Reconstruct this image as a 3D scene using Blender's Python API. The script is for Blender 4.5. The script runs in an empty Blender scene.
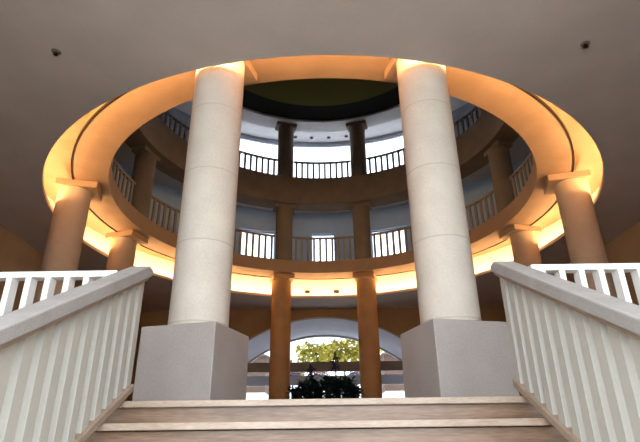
import bpy, bmesh, math, random
from math import sin, cos, pi, radians as rad, sqrt
from mathutils import Vector, Matrix

random.seed(7)
S = bpy.context.scene
COL = S.collection

# ------------------------------------------------------------------ camera
EYE = Vector((0.0, 0.0, -0.305))
FPX, PITCH, ROLL, YAW = 500.0, 0.4165, -0.0122, 0.0061
cam = bpy.data.cameras.new('camera')
cam.sensor_width = 36.0
cam.lens = 36.0 * FPX / 640.0
cam.clip_end = 400
camo = bpy.data.objects.new('camera', cam)
COL.objects.link(camo)
camo.matrix_world = (Matrix.Translation(EYE) @ Matrix.Rotation(YAW, 4, 'Z')
                     @ Matrix.Rotation(pi / 2 + PITCH, 4, 'X') @ Matrix.Rotation(ROLL, 4, 'Z'))
S.camera = camo

# ------------------------------------------------------------------ world / daylight / exposure
W = bpy.data.worlds.new('daylight')
S.world = W
W.use_nodes = True
nt = W.node_tree
nt.nodes.clear()
wo = nt.nodes.new('ShaderNodeOutputWorld')
bg = nt.nodes.new('ShaderNodeBackground')
bg.inputs['Color'].default_value = (0.86, 0.93, 1.0, 1)
bg.inputs['Strength'].default_value = 7.5
nt.links.new(bg.outputs[0], wo.inputs[0])
S.view_settings.view_transform = 'Standard'
S.view_settings.look = 'None'
S.view_settings.gamma = 1.0
S.view_settings.exposure = 0.0
S.view_settings.use_curve_mapping = False
S.cycles.use_denoising = True
S.cycles.max_bounces = 10
S.cycles.diffuse_bounces = 6
S.cycles.sample_clamp_indirect = 6.0
COVE_POWER = 220.0

# ------------------------------------------------------------------ dimensions
CY = 13.2                      # rotunda centre (0, CY)
RO, R1, R2 = 7.14, 6.63, 5.81  # ceiling opening, ring outer, ring inner
RW = 9.0                       # gallery back wall
ZC = 5.19                      # hall ceiling
Z2B, Z2 = 5.853, 6.347         # first ring beam
Z3B, Z3 = 8.92, 10.135         # second ring beam
Z4B, Z4 = 13.03, 14.0          # top ring beam / roof
XW = 8.75
YE = 4.08                      # landing edge
YF = -0.8                      # open front of the hall
YB = 22.2                      # hall end wall
YV = 26.3                      # far window wall
RISE, RUN = 0.17, 0.335


# ------------------------------------------------------------------ materials
def newmat(name):
    m = bpy.data.materials.new(name)
    m.use_nodes = True
    return m, m.node_tree, m.node_tree.nodes['Principled BSDF']


def stone(name, c1, c2, rough=0.75, scale=3.0, joint=None, bump=0.15, spec=0.3, stretch=(1, 1, 1), fine=40):
    m, t, p = newmat(name)
    N, L = t.nodes, t.links
    tc = N.new('ShaderNodeTexCoord')
    mp = N.new('ShaderNodeMapping')
    mp.inputs['Scale'].default_value = stretch
    L.new(tc.outputs['Object'], mp.inputs[0])
    n1 = N.new('ShaderNodeTexNoise')
    n1.inputs['Scale'].default_value = scale
    n1.inputs['Detail'].default_value = 6
    n2 = N.new('ShaderNodeTexNoise')
    n2.inputs['Scale'].default_value = fine
    n2.inputs['Detail'].default_value = 3
    L.new(mp.outputs[0], n1.inputs[0])
    L.new(mp.outputs[0], n2.inputs[0])
    ad = N.new('ShaderNodeMath')
    ad.operation = 'MULTIPLY_ADD'
    L.new(n2.outputs[0], ad.inputs[0])
    ad.inputs[1].default_value = 0.45
    mu = N.new('ShaderNodeMath')
    mu.operation = 'MULTIPLY'
    mu.inputs[1].default_value = 0.55
    L.new(n1.outputs[0], mu.inputs[0])
    L.new(mu.outputs[0], ad.inputs[2])
    cr = N.new('ShaderNodeValToRGB')
    cr.color_ramp.elements[0].position = 0.32
    cr.color_ramp.elements[1].position = 0.68
    cr.color_ramp.elements[0].color = (*c1, 1)
    cr.color_ramp.elements[1].color = (*c2, 1)
    L.new(ad.outputs[0], cr.inputs[0])
    out = cr.outputs[0]
    if joint:
        sx = N.new('ShaderNodeSeparateXYZ')
        L.new(tc.outputs['Object'], sx.inputs[0])
        dv = N.new('ShaderNodeMath')
        dv.operation = 'DIVIDE'
        dv.inputs[1].default_value = joint
        L.new(sx.outputs[2], dv.inputs[0])
        fr = N.new('ShaderNodeMath')
        fr.operation = 'FRACT'
        L.new(dv.outputs[0], fr.inputs[0])
        lt = N.new('ShaderNodeMath')
        lt.operation = 'LESS_THAN'
        lt.inputs[1].default_value = 0.02 / joint
        L.new(fr.outputs[0], lt.inputs[0])
        mx = N.new('ShaderNodeMix')
        mx.data_type = 'RGBA'
        mx.inputs[7].default_value = (c1[0] * .93, c1[1] * .92, c1[2] * .91, 1)
        L.new(lt.outputs[0], mx.inputs[0])
        L.new(out, mx.inputs[6])
        out = mx.outputs[2]
    L.new(out, p.inputs['Base Color'])
    p.inputs['Roughness'].default_value = rough
    p.inputs['Specular IOR Level'].default_value = spec
    b = N.new('ShaderNodeBump')
    b.inputs['Strength'].default_value = bump
    b.inputs['Distance'].default_value = 0.01
    L.new(n2.outputs[0], b.inputs['Height'])
    L.new(b.outputs[0], p.inputs['Normal'])
    return m


def plain(name, c, rough=0.5, spec=0.4, metal=0.0, var=0.12, scale=8):
    k = 1 - var
    m = stone(name, (c[0] * k, c[1] * k, c[2] * k), c, rough, scale, None, 0.03, spec)
    m.node_tree.nodes['Principled BSDF'].inputs['Metallic'].default_value = metal
    return m


def emit(name, c, s):
    m, t, p = newmat(name)
    p.inputs['Base Color'].default_value = (*c, 1)
    p.inputs['Emission Color'].default_value = (*c, 1)
    p.inputs['Emission Strength'].default_value = s
    return m


M = {}
M['limestone'] = stone('limestone', (.55, .49, .42), (.70, .63, .54), .7, 2.2, 1.14, .12)
M['block'] = stone('plinth stone', (.33, .29, .265), (.44, .395, .365), .5, 1.6, None, .12, .4)
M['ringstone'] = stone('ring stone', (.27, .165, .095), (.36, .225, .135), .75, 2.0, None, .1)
M['backwall'] = stone('amber wall stone', (.26, .14, .06), (.36, .20, .09), .8, 1.3, 1.3, .12)  # orange tone imitates warm light falling on the end wall
M['glowtint'] = stone('amber column stone', (.36, .19, .08), (.48, .27, .12), .6, 2.0, None, .1)  # warm light on the rear columns put into the stone colour
M['warmtint'] = stone('warm-lit tint column stone', (.38, .27, .18), (.48, .35, .24), .7, 2.0, None, .1)  # side columns: their warm lighting is painted into this brown
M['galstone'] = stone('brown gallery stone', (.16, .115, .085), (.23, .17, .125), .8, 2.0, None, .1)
M['plaster'] = stone('ceiling plaster', (.50, .445, .40), (.62, .55, .495), .9, 1.2, None, .2, fine=70)
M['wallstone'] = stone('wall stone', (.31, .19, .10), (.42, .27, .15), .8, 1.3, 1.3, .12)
M['cove'] = plain('cove plaster', (.84, .78, .64), .9, .1, 0, .06)
M['dark'] = plain('matt dark', (.02, .015, .012), .8, .1)
M['white'] = plain('white painted metal', (.46, .445, .395), .45, .4, 0, .06)
M['litwhite'] = plain('daylit white paint', (.82, .81, .78), .45, .4, 0, .05)  # white made brighter to imitate daylight on the guards facing the open front
M['greyrail'] = stone('grey stone cap', (.27, .255, .24), (.37, .35, .33), .55, 6, None, .1, fine=90)
M['buffrail'] = stone('buff stone trim', (.26, .19, .14), (.36, .27, .20), .6, 6, None, .1)
M['travertine'] = stone('travertine step', (.12, .065, .035), (.29, .19, .125), .35, 2.2, None, .1, .5, (0.5, 1, 6), 18)
M['nosing'] = stone('pale nosing', (.26, .18, .125), (.42, .33, .255), .4, 4, None, .06, .5, (.6, 1, 3))
M['floor'] = stone('floor stone', (.16, .125, .10), (.24, .19, .155), .5, 1.5, None, .05, .5)
M['paving'] = stone('pale paving', (.68, .65, .60), (.78, .75, .70), .8, 1.0, None, .1)
M['bluewall'] = stone('grey blue plaster', (.46, .58, .74), (.55, .67, .84), .85, 1.5, None, .1)
M['galsoffit'] = stone('gallery plaster', (.50, .47, .47), (.60, .57, .57), .9, 3, None, .1)
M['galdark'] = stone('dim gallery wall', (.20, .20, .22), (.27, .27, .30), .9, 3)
M['galrail'] = plain('buff painted rail', (.30, .24, .19), .6, .3)
M['black'] = plain('black roof shade', (.012, .013, .011), .9, .05)
M['olive'] = plain('olive roof disc', (.10, .085, .02), .9, .05)
M['vault'] = stone('lilac grey vault plaster', (.50, .49, .56), (.60, .59, .66), .85, 2, None, .1)
M['frame'] = plain('brown window frame', (.20, .13, .08), .5, .3)
M['greyframe'] = plain('grey window frame', (.45, .48, .52), .5, .3)
M['lamp'] = emit('warm cove lamp', (1.0, .62, .29), COVE_POWER)
M['leaf'] = plain('dark plant leaf', (.012, .028, .022), .5, .3, 0, .5, 20)
M['stem'] = plain('dark stem', (.03, .025, .03), .7, .2)
M['purple'] = plain('purple flower', (.06, .03, .075), .7, .2, 0, .4, 30)
M['pot'] = stone('planter stone', (.25, .22, .20), (.34, .30, .27), .8, 4)
M['soil'] = plain('soil', (.04, .03, .02), 1, .1)
M['treeleaf'] = plain('yellow green foliage', (.50, .42, .06), .8, .1, 0, .45, 3)
M['treedark'] = plain('mauve foliage', (.22, .17, .25), .8, .1, 0, .45, 3)
M['pinkwall'] = stone('pinkish render', (.12, .07, .05), (.18, .11, .08), .9, 1.0)
M['bark'] = plain('bark', (.12, .08, .05), .9, .1)
gm, gt, gp = newmat('window glass')
gt.nodes.clear()
_o = gt.nodes.new('ShaderNodeOutputMaterial')
_m = gt.nodes.new('ShaderNodeMixShader')
_t = gt.nodes.new('ShaderNodeBsdfTransparent')
_g = gt.nodes.new('ShaderNodeBsdfGlossy')
_g.inputs['Roughness'].default_value = 0.05
_t.inputs[0].default_value = (.72, .75, .78, 1)
_m.inputs[0].default_value = 0.06
gt.links.new(_t.outputs[0], _m.inputs[1])
gt.links.new(_g.outputs[0], _m.inputs[2])
gt.links.new(_m.outputs[0], _o.inputs[0])
M['glass'] = gm


# ------------------------------------------------------------------ mesh helpers
class MB:
    def __init__(self):
        self.v, self.f = [], []

    def add(self, vs, fs):
        b = len(self.v)
        self.v += [tuple(v) for v in vs]
        self.f += [tuple(b + i for i in f) for f in fs]
        return self

    def box(self, x0, x1, y0, y1, z0, z1, mat=None):
        vs = [(x, y, z) for z in (z0, z1) for y in (y0, y1) for x in (x0, x1)]
        if mat:
            vs = [mat @ Vector(v) for v in vs]
        return self.add(vs, [(0, 2, 3, 1), (4, 5, 7, 6), (0, 1, 5, 4), (2, 6, 7, 3), (0, 4, 6, 2), (1, 3, 7, 5)])

    def cbox(self, x, y, z, sx, sy, sz, mat=None):
        return self.box(x - sx / 2, x + sx / 2, y - sy / 2, y + sy / 2, z - sz / 2, z + sz / 2, mat)

    def ring(self, ra, rb, z0, z1, a0=0, a1=360, n=None, c=(0, 0)):
        """annular prism, angle measured from the -y direction towards +x"""
        full = abs(a1 - a0) >= 360
        n = n or max(2, int(abs(a1 - a0) / 2.5))
        vs, fs = [], []
        k = n if full else n + 1
        for i in range(k):
            a = rad(a0 + (a1 - a0) * i / n)
            for r, z in ((ra, z0), (rb, z0), (rb, z1), (ra, z1)):
                vs.append((c[0] + r * sin(a), c[1] - r * cos(a), z))
        for i in range(n):
            j = (i + 1) % k
            for q in range(4):
                w = (q + 1) % 4
                fs.append((i * 4 + q, j * 4 + q, j * 4 + w, i * 4 + w))
        if not full:
            fs += [(0, 1, 2, 3), (n * 4 + 3, n * 4 + 2, n * 4 + 1, n * 4)]
        return self.add(vs, fs)

    def lathe(self, prof, n=48, c=(0, 0)):
        vs, fs = [], []
        for r, z in prof:
            for i in range(n):
                a = 2 * pi * i / n
                vs.append((c[0] + r * cos(a), c[1] + r * sin(a), z))
        for k in range(len(prof) - 1):
            for i in range(n):
                j = (i + 1) % n
                fs.append((k * n + i, k * n + j, (k + 1) * n + j, (k + 1) * n + i))
        fs.append(tuple(reversed(range(n))))
        b = (len(prof) - 1) * n
        fs.append(tuple(range(b, b + n)))
        return self.add(vs, fs)

    def tube(self, pts, r, n=8):
        pts = [Vector(p) for p in pts]
        rs = r if isinstance(r, (list, tuple)) else [r] * len(pts)
        vs, fs = [], []
        for i, p in enumerate(pts):
            d = (pts[min(i + 1, len(pts) - 1)] - pts[max(i - 1, 0)]).normalized()
            u = d.cross(Vector((0, 0, 1)))
            if u.length < 1e-4:
                u = Vector((1, 0, 0))
            u.normalize()
            w = d.cross(u)
            for k in range(n):
                a = 2 * pi * k / n
                vs.append(p + (u * cos(a) + w * sin(a)) * rs[i])
        for i in range(len(pts) - 1):
            for k in range(n):
                j = (k + 1) % n
                fs.append((i * n + k, i * n + j, (i + 1) * n + j, (i + 1) * n + k))
        fs.append(tuple(reversed(range(n))))
        fs.append(tuple(range(len(vs) - n, len(vs))))
        return self.add(vs, fs)

    def prism(self, poly, axis, t0, t1):
        """2D polygon (convex or not) extruded along axis ('x' or 'y'): poly in (y,z) or (x,z)"""
        n = len(poly)
        mk = (lambda p, t: (t, p[0], p[1])) if axis == 'x' else (lambda p, t: (p[0], t, p[1]))
        vs = [mk(p, t0) for p in poly] + [mk(p, t1) for p in poly]
        fs = [tuple(range(n)), tuple(reversed(range(n, 2 * n)))]
        for i in range(n):
            j = (i + 1) % n
            fs.append((i, n + i, n + j, j))
        return self.add(vs, fs)

    def build(self, name, mat, parent=None, smooth=False, bevel=0.0):
        me = bpy.data.meshes.new(name)
        me.from_pydata(self.v, [], self.f)
        bm = bmesh.new()
        bm.from_mesh(me)
        bmesh.ops.recalc_face_normals(bm, faces=bm.faces)
        bm.to_mesh(me)
        bm.free()
        me.materials.append(mat)
        o = bpy.data.objects.new(name, me)
        COL.objects.link(o)
        if parent:
            o.parent = parent
        if smooth:
            for p in me.polygons:
                p.use_smooth = True
            try:
                me.set_sharp_from_angle(angle=rad(35))
            except Exception:
                pass
        if bevel:
            b = o.modifiers.new('bevel', 'BEVEL')
            b.width = bevel
            b.segments = 2
            b.limit_method = 'ANGLE'
        return o


def tag(o, label, cat, group=None, kind=None):
    if label:
        o['label'] = label
    if cat:
        o['category'] = cat
    if group:
        o['group'] = group
    if kind:
        o['kind'] = kind
    return o


def thing(name, label, cat, loc=(0, 0, 0), rz=0, group=None):
    o = bpy.data.objects.new(name, None)
    o.empty_display_size = 0.2
    COL.objects.link(o)
    o.location = loc
    o.rotation_euler = (0, 0, rz)
    return tag(o, label, cat, group)


def struct(o):
    o['kind'] = 'structure'
    return o


def copy_obj(o, parent=None):
    c = o.copy()
    COL.objects.link(c)
    c.parent = parent
    return c


def copy_tree(o, label, loc, rz, parent=None):
    c = copy_obj(o)
    c.location = loc
    c.rotation_euler = (0, 0, rz)
    if label:
        c['label'] = label
    for ch in list(o.children):
        d = copy_obj(ch, c)
        for g in list(ch.children):
            copy_obj(g, d)
    return c


def polar(r, deg, z=0.0):
    a = rad(deg)
    return Vector((r * sin(a), CY - r * cos(a), z))


# ================================================================== STRUCTURE
# floors
b = MB()
b.box(-XW, XW, YE + .02, YV + .3, -.25, -.001)
struct(b.build('floor', M['floor']))
b = MB()
b.box(-XW, XW, YF, YE + .02, -2.75, -2.55)
struct(b.build('floor_lower', M['floor']))
b = MB()
b.box(-60, 60, -60, YF, -2.8, -2.56)
struct(b.build('floor_outside_front', M['paving']))
b = MB()
b.box(-60, 60, YV + .3, 110, -.3, -.03)
struct(b.build('floor_outside_back', M['paving']))
b = MB()
b.box(-XW, XW, YE + .03, YE + .3, -2.55, -.25)
struct(b.build('wall_below', M['wallstone']))

# hall walls
for nm, s in (('left', -1), ('right', 1)):
    b = MB()
    b.box(s * XW if s > 0 else -XW - .4, XW + .4 if s > 0 else -XW, YF, YB + .3, -2.75, ZC + .06)
    struct(b.build('wall_' + nm, M['wallstone']))
OPENX = 2.9
b = MB()
for s in (-1, 1):
    x0, x1 = sorted((s * OPENX, s * XW))
    b.box(x0, x1, YF, YF + .4, -2.55, ZC)
struct(b.build('wall_front', M['wallstone']))

# end wall with segmental arch
AR, AZ, AHW = 6.45, 4.82 - 6.45, 4.6


def archz(x, r=AR):
    return AZ + sqrt(max(0, r * r - x * x))


b = MB()
n = 36
xs = [-AHW + 2 * AHW * i / n for i in range(n + 1)]
for i in range(n):
    b.prism([(xs[i], archz(xs[i])), (xs[i + 1], archz(xs[i + 1])), (xs[i + 1], ZC), (xs[i], ZC)], 'y', YB, YB + .3)
for s in (-1, 1):
    x0, x1 = sorted((s * AHW, s * XW))
    b.box(x0, x1, YB, YB + .3, 0, ZC)
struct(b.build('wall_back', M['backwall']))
# barrel vault beyond the arch
b = MB()
vs, fs = [], []
for i, x in enumerate(xs):
    for r in (AR, AR + .2):
        z = AZ + (archz(x) - AZ) * r / AR
        xx = x * r / AR
        vs += [(xx, YB + .3, z), (xx, YV + .15, z)]
for i in range(n):
    q = i * 4
    fs += [(q, q + 1, q + 5, q + 4), (q + 2, q + 6, q + 7, q + 3)]
b.add(vs, fs)
struct(b.build('ceiling_vault', M['vault'], smooth=True))
b = MB()
for s in (-1, 1):
    x0, x1 = sorted((s * AHW, s * (AHW + .3)))
    b.box(x0, x1, YB + .3, YV + .15, 0, archz(AHW) + .1)
struct(b.build('wall_vault', M['vault']))

# hall ceiling with the circular opening
y0, y1 = YF, YB + .3
angs = [360 * i / 144 for i in range(144)]
for (x, y) in ((-XW, y0), (XW, y0), (XW, y1), (-XW, y1)):
    angs.append(math.degrees(math.atan2(x, -(y - CY))) % 360)
angs = sorted(set(round(a, 5) for a in angs))
vs, fs = [], []
for a in angs:
    dx, dy = sin(rad(a)), -cos(rad(a))
    t = min((XW / abs(dx)) if abs(dx) > 1e-6 else 1e9,
            ((y1 - CY) / dy if dy > 0 else (y0 - CY) / dy) if abs(dy) > 1e-6 else 1e9)
    for r, z in ((RO, ZC), (t, ZC), (t, ZC + .06), (RO, ZC + .06)):
        vs.append((r * dx, CY + r * dy, z))
k = len(angs)
for i in range(k):
    j = (i + 1) % k
    for q in range(4):
        w = (q + 1) % 4
        fs.append((i * 4 + q, j * 4 + q, j * 4 + w, i * 4 + w))
struct(MB().add(vs, fs).build('ceiling', M['plaster']))
# lip and cove behind it
C0 = (0, CY)
struct(MB().ring(RO, RO + .05, ZC + .06, ZC + .10, n=144, c=C0).build('trim_1', M['plaster'], smooth=True))
RCW = 7.85
struct(MB().ring(RCW, RCW + .1, ZC + .06, 6.2, n=144, c=C0).build('wall_cove', M['cove'], smooth=True))
struct(MB().ring(RO + .05, RCW, ZC + .06, ZC + .075, n=144, c=C0).build('trim_2', M['cove'], smooth=True))

# ring beams and gallery floors
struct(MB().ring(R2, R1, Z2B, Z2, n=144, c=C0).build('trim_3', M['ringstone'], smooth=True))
struct(MB().ring(R1, R1 + .035, Z2B - .02, Z2B + .05, n=144, c=C0).build('trim_4', M['dark'], smooth=True))  # dark strip along the outer bottom edge of the first ring
struct(MB().ring(R1, RW, 6.2, Z2 - .002, n=144, c=C0).build('floor_gallery', M['ringstone'], smooth=True))
struct(MB().ring(R2, R1, Z3B, Z3, n=144, c=C0).build('trim_5', M['galstone'], smooth=True))
struct(MB().ring(R1, RW, Z3 - .22, Z3 - .002, n=144, c=C0).build('floor_upper_gallery', M['galsoffit'], smooth=True))
struct(MB().ring(R2, R1, Z4B, Z4, n=144, c=C0).build('trim_6', M['galsoffit'], smooth=True))
struct(MB().ring(R1, RW + .3, Z4, Z4 + .3, n=144, c=C0).build('ceiling_upper_gallery', M['galsoffit'], smooth=True))
struct(MB().ring(0.01, R2, Z4B + .10, Z4B + .2, n=144, c=C0).build('ceiling_rotunda', M['black'], smooth=True))
struct(MB().ring(0.01, 4.7, Z4B + .06, Z4B + .10, n=96, c=C0).build('trim_7', M['olive'], smooth=True))

# gallery back walls with windows
L2W = [(180, 3.6), (160, 5.5), (200, 5.5)]
L2Z = (6.95, 8.85)
L3W = [(180, 12.0), (156, 11.6), (204, 11.6)]
L3Z = (10.55, 13.85)


def gal_wall(name, z0, z1, wins, wz, mat):
    b = MB()
    ev = sorted((a - h, a + h) for a, h in wins)
    cur = 0.0
    for a0, a1 in ev:
        b.ring(RW, RW + .3, z0, z1, cur, a0, c=C0)
        b.ring(RW, RW + .3, z0, wz[0], a0, a1, c=C0)
        b.ring(RW, RW + .3, wz[1], z1, a0, a1, c=C0)
        cur = a1
    b.ring(RW, RW + .3, z0, z1, cur, 360, c=C0)
    struct(b.build(name, mat))


gal_wall('wall_gallery', Z2 - .15, Z3 - .1, L2W, L2Z, M['bluewall'])
gal_wall('wall_upper_gallery', Z3 - .1, Z4 + .1, L3W, L3Z, M['galdark'])
wn = 2
for wins, wz in ((L2W, L2Z), (L3W, L3Z)):
    for a, h in wins:
        f = MB()
        e = .35
        f.ring(RW + .1, RW + .18, wz[0], wz[1], a - h, a - h + e, 1, c=C0)
        f.ring(RW + .1, RW + .18, wz[0], wz[1], a + h - e, a + h, 1, c=C0)
        f.ring(RW + .1, RW + .18, wz[0], wz[0] + .06, a - h, a + h, c=C0)
        f.ring(RW + .1, RW + .18, wz[1] - .06, wz[1], a - h, a + h, c=C0)
        o = struct(f.build('window_%d' % wn, M['greyframe']))
        MB().ring(RW + .13, RW + .145, wz[0], wz[1], a - h, a + h, c=C0).build('pane', M['glass'], o)
        wn += 1

# far arched window
f = MB()
for i in range(n):
    x0, x1 = xs[i], xs[i + 1]
    f.prism([(x0, archz(x0) - .10), (x1, archz(x1) - .10), (x1, archz(x1)), (x0, archz(x0))], 'y', YV, YV + .12)
win = struct(f.build('window_1', M['white']))
MB().box(-4.1, 4.1, YV - .02, YV + .14, 2.97, 3.45).build('transom', M['frame'], win)
MB().box(-4.55, 4.55, YV - .01, YV + .13, 2.32, 2.78).build('spandrel_panel', M['greyframe'], win)
for x in (-2.2, 2.2):
    MB().cbox(x, YV + .06, 1.165, .10, .10, 2.33).build('mullion', M['frame'], win)
g = MB()
for i in range(n):
    x0, x1 = xs[i], xs[i + 1]
    g.prism([(x0, min(3.4, archz(x0) - .1)), (x1, min(3.4, archz(x1) - .1)), (x1, archz(x1) - .05), (x0, archz(x0) - .05)], 'y', YV + .05, YV + .06)
g.box(-AHW, AHW, YV + .05, YV + .06, .02, 2.35)
g.box(-4.5, 4.5, YV + .05, YV + .06, 2.76, 3.0)
g.build('pane', M['glass'], win)

# ================================================================== COVE LAMP
b = MB()
vs, fs = [], []
NL = 180
for i in range(NL):
    a = 2 * pi * i / NL
    for k in range(6):
        t = 2 * pi * k / 6
        r = RO + .13 + .018 * cos(t)
        vs.append((r * sin(a), -r * cos(a), .018 * sin(t)))
for i in range(NL):
    j = (i + 1) % NL
    for k in range(6):
        l = (k + 1) % 6
        fs.append((i * 6 + k, j * 6 + k, j * 6 + l, i * 6 + l))
o = b.add(vs, fs).build('cove_lamp', M['lamp'])
o.location = (0, CY, ZC + .075 + .018)
tag(o, 'ring of warm strip lamp hidden in the cove around the circular opening', 'lamp')

# ================================================================== STAIRCASE
st = thing('staircase', 'broad stone staircase climbing to the landing between two white balustrades', 'stairs', (0, YE, -2.55))
NS = 15
SW = 1.74
for i in range(NS):
    zt = -RISE * i
    ya = YE - RUN * i
    b = MB()
    b.box(-SW, SW, -RUN * i - .0 + .02, -RUN * i + RUN + .02, (-.25 if i == 0 else zt - .6) + 2.55, zt - .055 + 2.55)
    if i == 0:
        b = MB().box(-SW, SW, .0 + .012, .02, -.25 + 2.55, -.055 + 2.55)
    s_ = b.build('step', M['travertine'], st)
    nb = MB()
    nb.box(-SW, SW, -RUN * i - .03, -RUN * i + (RUN if i else .02), zt - .048 + 2.55, zt + 2.55)
    nb.build('nosing', M['nosing'], s_, bevel=.006)
# stair balustrades
K = RISE / RUN
for s, side in ((-1, 'left'), (1, 'right')):
    t = thing('stair_balustrade', 'sloping white slatted balustrade with wide grey cap on the %s of the stairs' % side,
              'balustrade', (1.54 if s > 0 else -1.575, YE, .08), 0, 'stair balustrades')
    L = 4.6
    zo = -.08
    hr = MB()
    hr.prism([(.10, 1.035 + zo), (-L, 1.035 - K * L + zo), (-L, 1.10 - K * L + zo), (.0, 1.10 + zo), (.10, 1.09 + zo)], 'x', -.085, .085)
    hr.build('handrail', M['greyrail'], t, bevel=.012)
    MB().prism([(.09, 1.0 + zo), (-L, 1.0 - K * L + zo), (-L, 1.035 - K * L + zo), (.09, 1.035 + zo)], 'x', -.062, .062).build(
        'under_rail', M['buffrail'], t, bevel=.01)
    MB().prism([(.09, .035 + K * .09 + zo), (-L, .035 - K * L + zo), (-L, .095 - K * L + zo), (.09, .095 + K * .09 + zo)], 'x', -.05, .05).build(
        'bottom_rail', M['buffrail'], t, bevel=.008)
    proto = MB().prism([(-.045, -K * -.045 * -1), (.045, K * .045), (.045, .905 + K * .045), (-.045, .905 - K * .045)], 'x', -.022, .022)
    first = None
    for i in range(28):
        y = .04 - .1625 * i
        if first is None:
            first = proto.build('baluster', M['white'], t)
            o = first
        else:
            o = copy_obj(first, t)
        o.location = (0, y, .09 + K * y + zo)

# landing guards to the sides
for s, side in ((-1, 'left'), (1, 'right')):
    t = thing('landing_guard', 'level white guard rail behind the %s stair balustrade' % side, 'guard rail',
              (s * 1.73, YE, 0), 0, 'landing guard rails')
    LG = 5.0
    x0, x1 = sorted((s * .02, s * LG))
    MB().box(x0, x1, -.05, .05, 0.995, 1.05).build('handrail', M['litwhite'], t, bevel=.006)
    MB().box(x0, x1, -.04, .04, .0, .08).build('bottom_rail', M['litwhite'], t)
    first = None
    for i in range(30):
        x = s * (.11 + .163 * i)
        if first is None:
            first = MB().box(-.024, .024, -.05, .05, .08, .995).build('baluster', M['litwhite'], t)
            o = first
        else:
            o = copy_obj(first, t)
        o.location = (x, 0, 0)

# ================================================================== COLUMNS
CR = .405


def shaft(z0, z1, r):
    return MB().lathe([(r * 1.0, z0), (r, z1)], 64)


PL = .525
NAMES = {-15: 'left foreground', 15: 'right foreground', -75: 'far left', 75: 'far right', -105: 'mid left', 105: 'mid right',
         -165: 'rear left', 165: 'rear right'}
near = thing('stone_column', 'massive pale stone column on square plinth, left of the stair head', 'column',
             polar(R1, -15), rad(-15), 'lower columns of the rotunda')
shaft(1.083, Z2B - .17, CR).build('shaft', M['limestone'], near, smooth=True)
MB().box(-PL, PL, -PL, PL, 0, 1.083).build('plinth', M['block'], near, bevel=.012)
MB().box(-.43, .43, -.40, .58, Z2B - .17, Z2B).build('capital', M['ringstone'], near, bevel=.01)
copy_tree(near, 'massive pale stone column on square plinth, right of the stair head', polar(R1, 15), rad(15))
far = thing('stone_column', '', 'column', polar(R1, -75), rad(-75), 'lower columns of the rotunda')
shaft(.30, Z2B - .17, CR - .01).build('shaft', M['warmtint'], far, smooth=True)
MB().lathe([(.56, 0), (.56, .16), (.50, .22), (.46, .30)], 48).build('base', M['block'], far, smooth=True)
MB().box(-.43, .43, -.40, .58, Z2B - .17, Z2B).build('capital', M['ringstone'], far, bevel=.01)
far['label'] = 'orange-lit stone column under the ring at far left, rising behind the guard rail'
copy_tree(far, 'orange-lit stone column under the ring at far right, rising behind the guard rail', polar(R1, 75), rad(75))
copy_tree(far, 'smaller-looking stone column just right of the far left one, before the glowing cove', polar(R1, -105), rad(-105))
copy_tree(far, 'smaller-looking stone column just left of the far right one, before the glowing cove', polar(R1, 105), rad(105))
def recolour(t, m):
    for ch in t.children:
        ch.data = ch.data.copy()
        ch.data.materials[0] = m
    return t


recolour(copy_tree(far, 'warm-light-tinted stone column left of the dark plants at the rear', polar(R1, -165), rad(-165)), M['glowtint'])
recolour(copy_tree(far, 'warm-light-tinted stone column right of the dark plants at the rear', polar(R1, 165), rad(165)), M['glowtint'])

# gallery columns
for lev, z0, z1, word in ((2, Z2, Z3B, 'first gallery'), (3, Z3, Z4B, 'top gallery')):
    c0 = None
    for a, w in ((-165, 'left of the centre bay'), (165, 'right of the centre bay'), (-105, 'on the left flank'), (105, 'on the right flank')):
        lab = 'plain brown column of the %s %s' % (word, w)
        if c0 is None:
            c0 = thing('gallery_column', lab, 'column', polar(6.28, a, z0), rad(a), word + ' columns')
            shaft(0, z1 - z0 - .16, .355).build('shaft', M['galstone'], c0, smooth=True)
            MB().box(-.46, .46, -.27, .27, z1 - z0 - .16, z1 - z0).build('capital', M['galstone'], c0, bevel=.01)
        else:
            copy_tree(c0, lab, polar(6.28, a, z0), rad(a))

# gallery balustrades, one per bay
RB = 6.28
for lev, z0, word in ((2, Z2, 'first gallery'), (3, Z3, 'top gallery')):
    for ac, half, w in ((180, 15, 'in the centre bay'), (-135, 30, 'in the wide bay left of centre'), (135, 30, 'in the wide bay right of centre'),
                        (-90, 15, 'on the left flank'), (90, 15, 'on the right flank')):
        t = thing('gallery_balustrade', 'slatted balustrade of the %s %s' % (word, w), 'balustrade', (0, CY, z0), 0, word + ' balustrades')
        half -= 3.4
        RH = 1.2 if lev == 2 else 1.05
        MB().ring(RB - .05, RB + .05, RH - .07, RH, ac - half, ac + half).build('handrail', M['galrail'], t)
        MB().ring(RB - .04, RB + .04, .0, .07, ac - half, ac + half).build('bottom_rail', M['galrail'], t)
        nb = int(round(2 * half * pi / 180 * RB / .26))
        first = None
        for i in range(nb):
            a = ac - half + (i + .5) * 2 * half / nb
            if first is None:
                first = MB().box(-.045, .045, -.03, .03, .07, RH - .07).build('baluster', M['galrail'], t)
                o = first
            else:
                o = copy_obj(first, t)
            p = polar(RB, a)
            o.location = (p.x, p.y - CY, 0)
            o.rotation_euler = (0, 0, rad(a))

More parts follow.
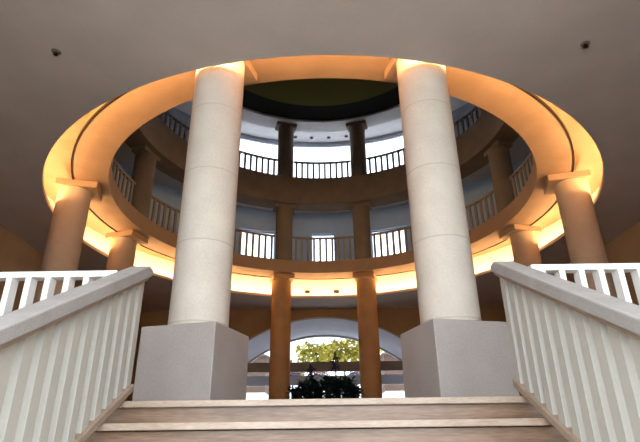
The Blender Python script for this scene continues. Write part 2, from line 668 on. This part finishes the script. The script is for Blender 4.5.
# ================================================================== SMALL FITTINGS
for (x, y), w in (((-4.03, 5.89), 'left'), ((4.03, 5.91), 'right')):
    t = thing('ceiling_sprinkler', 'tiny dark sprinkler head on the grey ceiling at upper %s' % w, 'sprinkler', (x, y, ZC - .06), 0, 'ceiling sprinklers')
    MB().lathe([(.055, .045), (.07, .06)], 16).build('plate', M['frame'], t)
    MB().lathe([(.02, .012), (.02, .045)], 10).build('stem', M['dark'], t)
    MB().lathe([(.035, 0), (.035, .012)], 12).build('deflector', M['dark'], t)
t0 = None
for i, a in enumerate((-171, -176.5, 177.5, 171.5, -150, -144, 150, 144)):
    w = ('centre bay', 'left bay', 'right bay')[0 if i < 4 else 1 if i < 6 else 2]
    lab = 'dark round downlight in the pale ceiling of the top gallery, %s' % w
    if t0 is None:
        t0 = thing('downlight', lab, 'downlight', polar(8.55, a, Z4 - .03), 0, 'downlights of the top gallery, ' + w)
        MB().ring(.075, .10, 0, .03, n=20).build('rim', M['frame'], t0)
        MB().lathe([(.075, .01), (.075, .03)], 20).build('lens', M['black'], t0)
    else:
        c = copy_tree(t0, lab, polar(8.55, a, Z4 - .03), 0)
        c['group'] = 'downlights of the top gallery, ' + w
t0 = None
for x, w in ((-.72, 'left'), (.55, 'right')):
    lab = '%s one of two small black spotlights on the bright rear cove' % w
    a = 180 - math.degrees(math.atan2(x, RCW))
    p = polar(RCW - .02, a, 5.62)
    if t0 is None:
        t0 = thing('cove_spotlight', lab, 'spotlight', p, rad(a), 'rear cove spotlights')
        MB().box(-.06, .06, -.02, .02, -.05, .05).build('bracket', M['dark'], t0)
        MB().box(-.11, .11, .02, .12, -.06, .06).build('head', M['dark'], t0, bevel=.015)
    else:
        copy_tree(t0, lab, p, rad(a))

# ================================================================== PLANTS
pl = thing('planter', 'low round stone planter full of dark shrubs behind the stair head', 'planter', (0.02, CY, 0))
MB().lathe([(.85, 0), (1.0, .40), (1.05, .42), (1.05, .50), (.93, .50), (.93, .44)], 48).build('bowl', M['pot'], pl, smooth=True)
MB().lathe([(.92, .43), (.92, .47)], 32).build('soil', M['soil'], pl)


def leaf(mb, p, d, L, w, rng):
    d = d.normalized()
    u = d.cross(Vector((0, 0, 1)))
    if u.length < 1e-3:
        u = Vector((1, 0, 0))
    u.normalize()
    nrm = d.cross(u)
    tip = p + d * L - Vector((0, 0, .18 * L))
    m = p + d * L * .5 + nrm * .02 * L
    mb.add([p, m + u * w / 2 - nrm * w * .1, tip, m - u * w / 2 - nrm * w * .1, m + nrm * .004],
           [(0, 1, 4), (1, 2, 4), (2, 3, 4), (3, 0, 4)])


def shrub(x, y, h, spread, label, seed):
    rng = random.Random(seed)
    t = thing('shrub', label, 'plant', (x, CY + y, .47), 0, 'shrubs in the planter')
    sm, lm = MB(), MB()
    for k in range(10):
        a = rng.uniform(0, 2 * pi)
        hh = (h + .06) * rng.uniform(.65, 1.0)
        tip = Vector((cos(a) * spread * rng.uniform(.2, 1), sin(a) * spread * rng.uniform(.2, 1), hh))
        mid = tip * .5 + Vector((0, 0, .06))
        sm.tube([(0, 0, 0), mid, tip], [.014, .01, .005], 5)
        for q in range(34):
            f = rng.uniform(.15, 1)
            p = mid * (2 * f) if f < .5 else mid + (tip - mid) * (2 * f - 1)
            d = Vector((rng.uniform(-1, 1), rng.uniform(-1, 1), rng.uniform(-.2, 1.1)))
            leaf(lm, p, d, rng.uniform(.14, .26), rng.uniform(.06, .10), rng)
    sm.build('stem', M['stem'], t)
    lm.build('foliage', M['leaf'], t)


WH = ['at the far left of the planter', 'second from the left in the planter', 'third from the left in the planter', 'in the middle of the planter, below the tall stalk',
      'third from the right in the planter', 'second from the right in the planter', 'at the far right of the planter']
for i, (x, y, h) in enumerate(((-.72, .05, .42), (-.44, -.40, .54), (-.22, .12, .64), (.06, -.45, .62), (.28, .10, .68), (.50, -.36, .60), (.74, .08, .50))):
    shrub(x, y, h, .2, 'dark leafy shrub ' + WH[i], i + 3)


def stalk(x, y, h, label, seed):
    rng = random.Random(seed)
    t = thing('flower_stalk', label, 'plant', (x, CY + y, .47), 0, 'tall flower stalks in the planter')
    MB().tube([(0, 0, 0), (.01, 0, h * .5), (0, 0, h)], [.03, .024, .012], 7).build('stem', M['stem'], t)
    lm, fm = MB(), MB()
    for q in range(22):
        d = Vector((rng.uniform(-1, 1), rng.uniform(-1, 1), rng.uniform(0, .9)))
        leaf(lm, Vector((0, 0, h * rng.uniform(.2, .75))), d, .16, .04, rng)
    for q in range(46):
        d = Vector((rng.uniform(-1, 1), rng.uniform(-1, 1), rng.uniform(-.4, 1)))
        leaf(fm, Vector((0, 0, h * rng.uniform(.72, .98))), d, rng.uniform(.14, .26), .08, rng)
    lm.build('foliage', M['leaf'], t)
    fm.build('flower', M['purple'], t)


stalk(-.37, .55, 1.05, 'shorter purple-tipped stalk rising from the left of the planter', 31)
stalk(.28, .58, 1.36, 'tall purple-tipped stalk rising right of centre from the planter', 32)


# ================================================================== TREES OUTSIDE
def tree(x, y, h, cr, mat, label, seed, flat=.6):
    rng = random.Random(seed)
    t = thing('tree', label, 'tree', (x, y, -.03), 0, 'trees outside the arched window')
    MB().tube([(0, 0, 0), (.05, 0, h * .5), (0, 0, h)], [.16, .11, .05], 8).build('trunk', M['bark'], t)
    lm = MB()
    for q in range(520):
        while True:
            v = Vector((rng.uniform(-1, 1), rng.uniform(-1, 1), rng.uniform(-1, 1)))
            if .35 < v.length < 1:
                break
        p = Vector((v.x * cr, v.y * cr, h + v.z * cr * flat))
        leaf(lm, p, Vector((rng.uniform(-1, 1), rng.uniform(-1, 1), rng.uniform(-.6, 1))), cr * .30, cr * .19, rng)
    lm.build('crown', mat, t)


tree(-3.1, 40, 4.6, 1.6, M['treeleaf'], 'yellow-green tree outside at the left of the arched window', 51)
tree(-.7, 44, 6.5, 1.9, M['treeleaf'], 'yellow-green tree outside left of the arch centre', 52)
tree(1.5, 40, 6.1, 1.8, M['treeleaf'], 'tallest yellow-green tree outside right of the arch centre', 53)
tree(3.9, 44.5, 6.0, 1.9, M['treeleaf'], 'yellow-green tree outside at the right of the arched window', 54)
tree(-2.1, 33.5, 3.6, .6, M['treedark'], 'small mauve tree outside the left of the arched window', 55)
tree(-.3, 34.5, 3.8, .55, M['treedark'], 'small mauve tree outside near the middle of the arched window', 56)
tree(2.0, 33.5, 3.6, .55, M['treedark'], 'small mauve tree outside the right of the arched window', 57)
for s_, w in ((-1, 'left'), (1, 'right')):
    t = thing('outbuilding', 'pinkish brown building outside beyond the %s end of the arched window' % w, 'building', (s_ * 6.3, 36, -.03), 0, 'buildings outside the arched window')
    MB().box(-2.4, 2.4, -2, 2, 2.7, 5.0).build('upper_wall', M['pinkwall'], t)
    MB().box(-2.4, 2.4, -2, 2, 0, 2.7).build('lower_wall', M['litwhite'], t)
    MB().prism([(-2.6, 5.0), (2.6, 5.0), (0, 6.0)], 'y', -2.2, 2.2).build('roof', M['frame'], t)
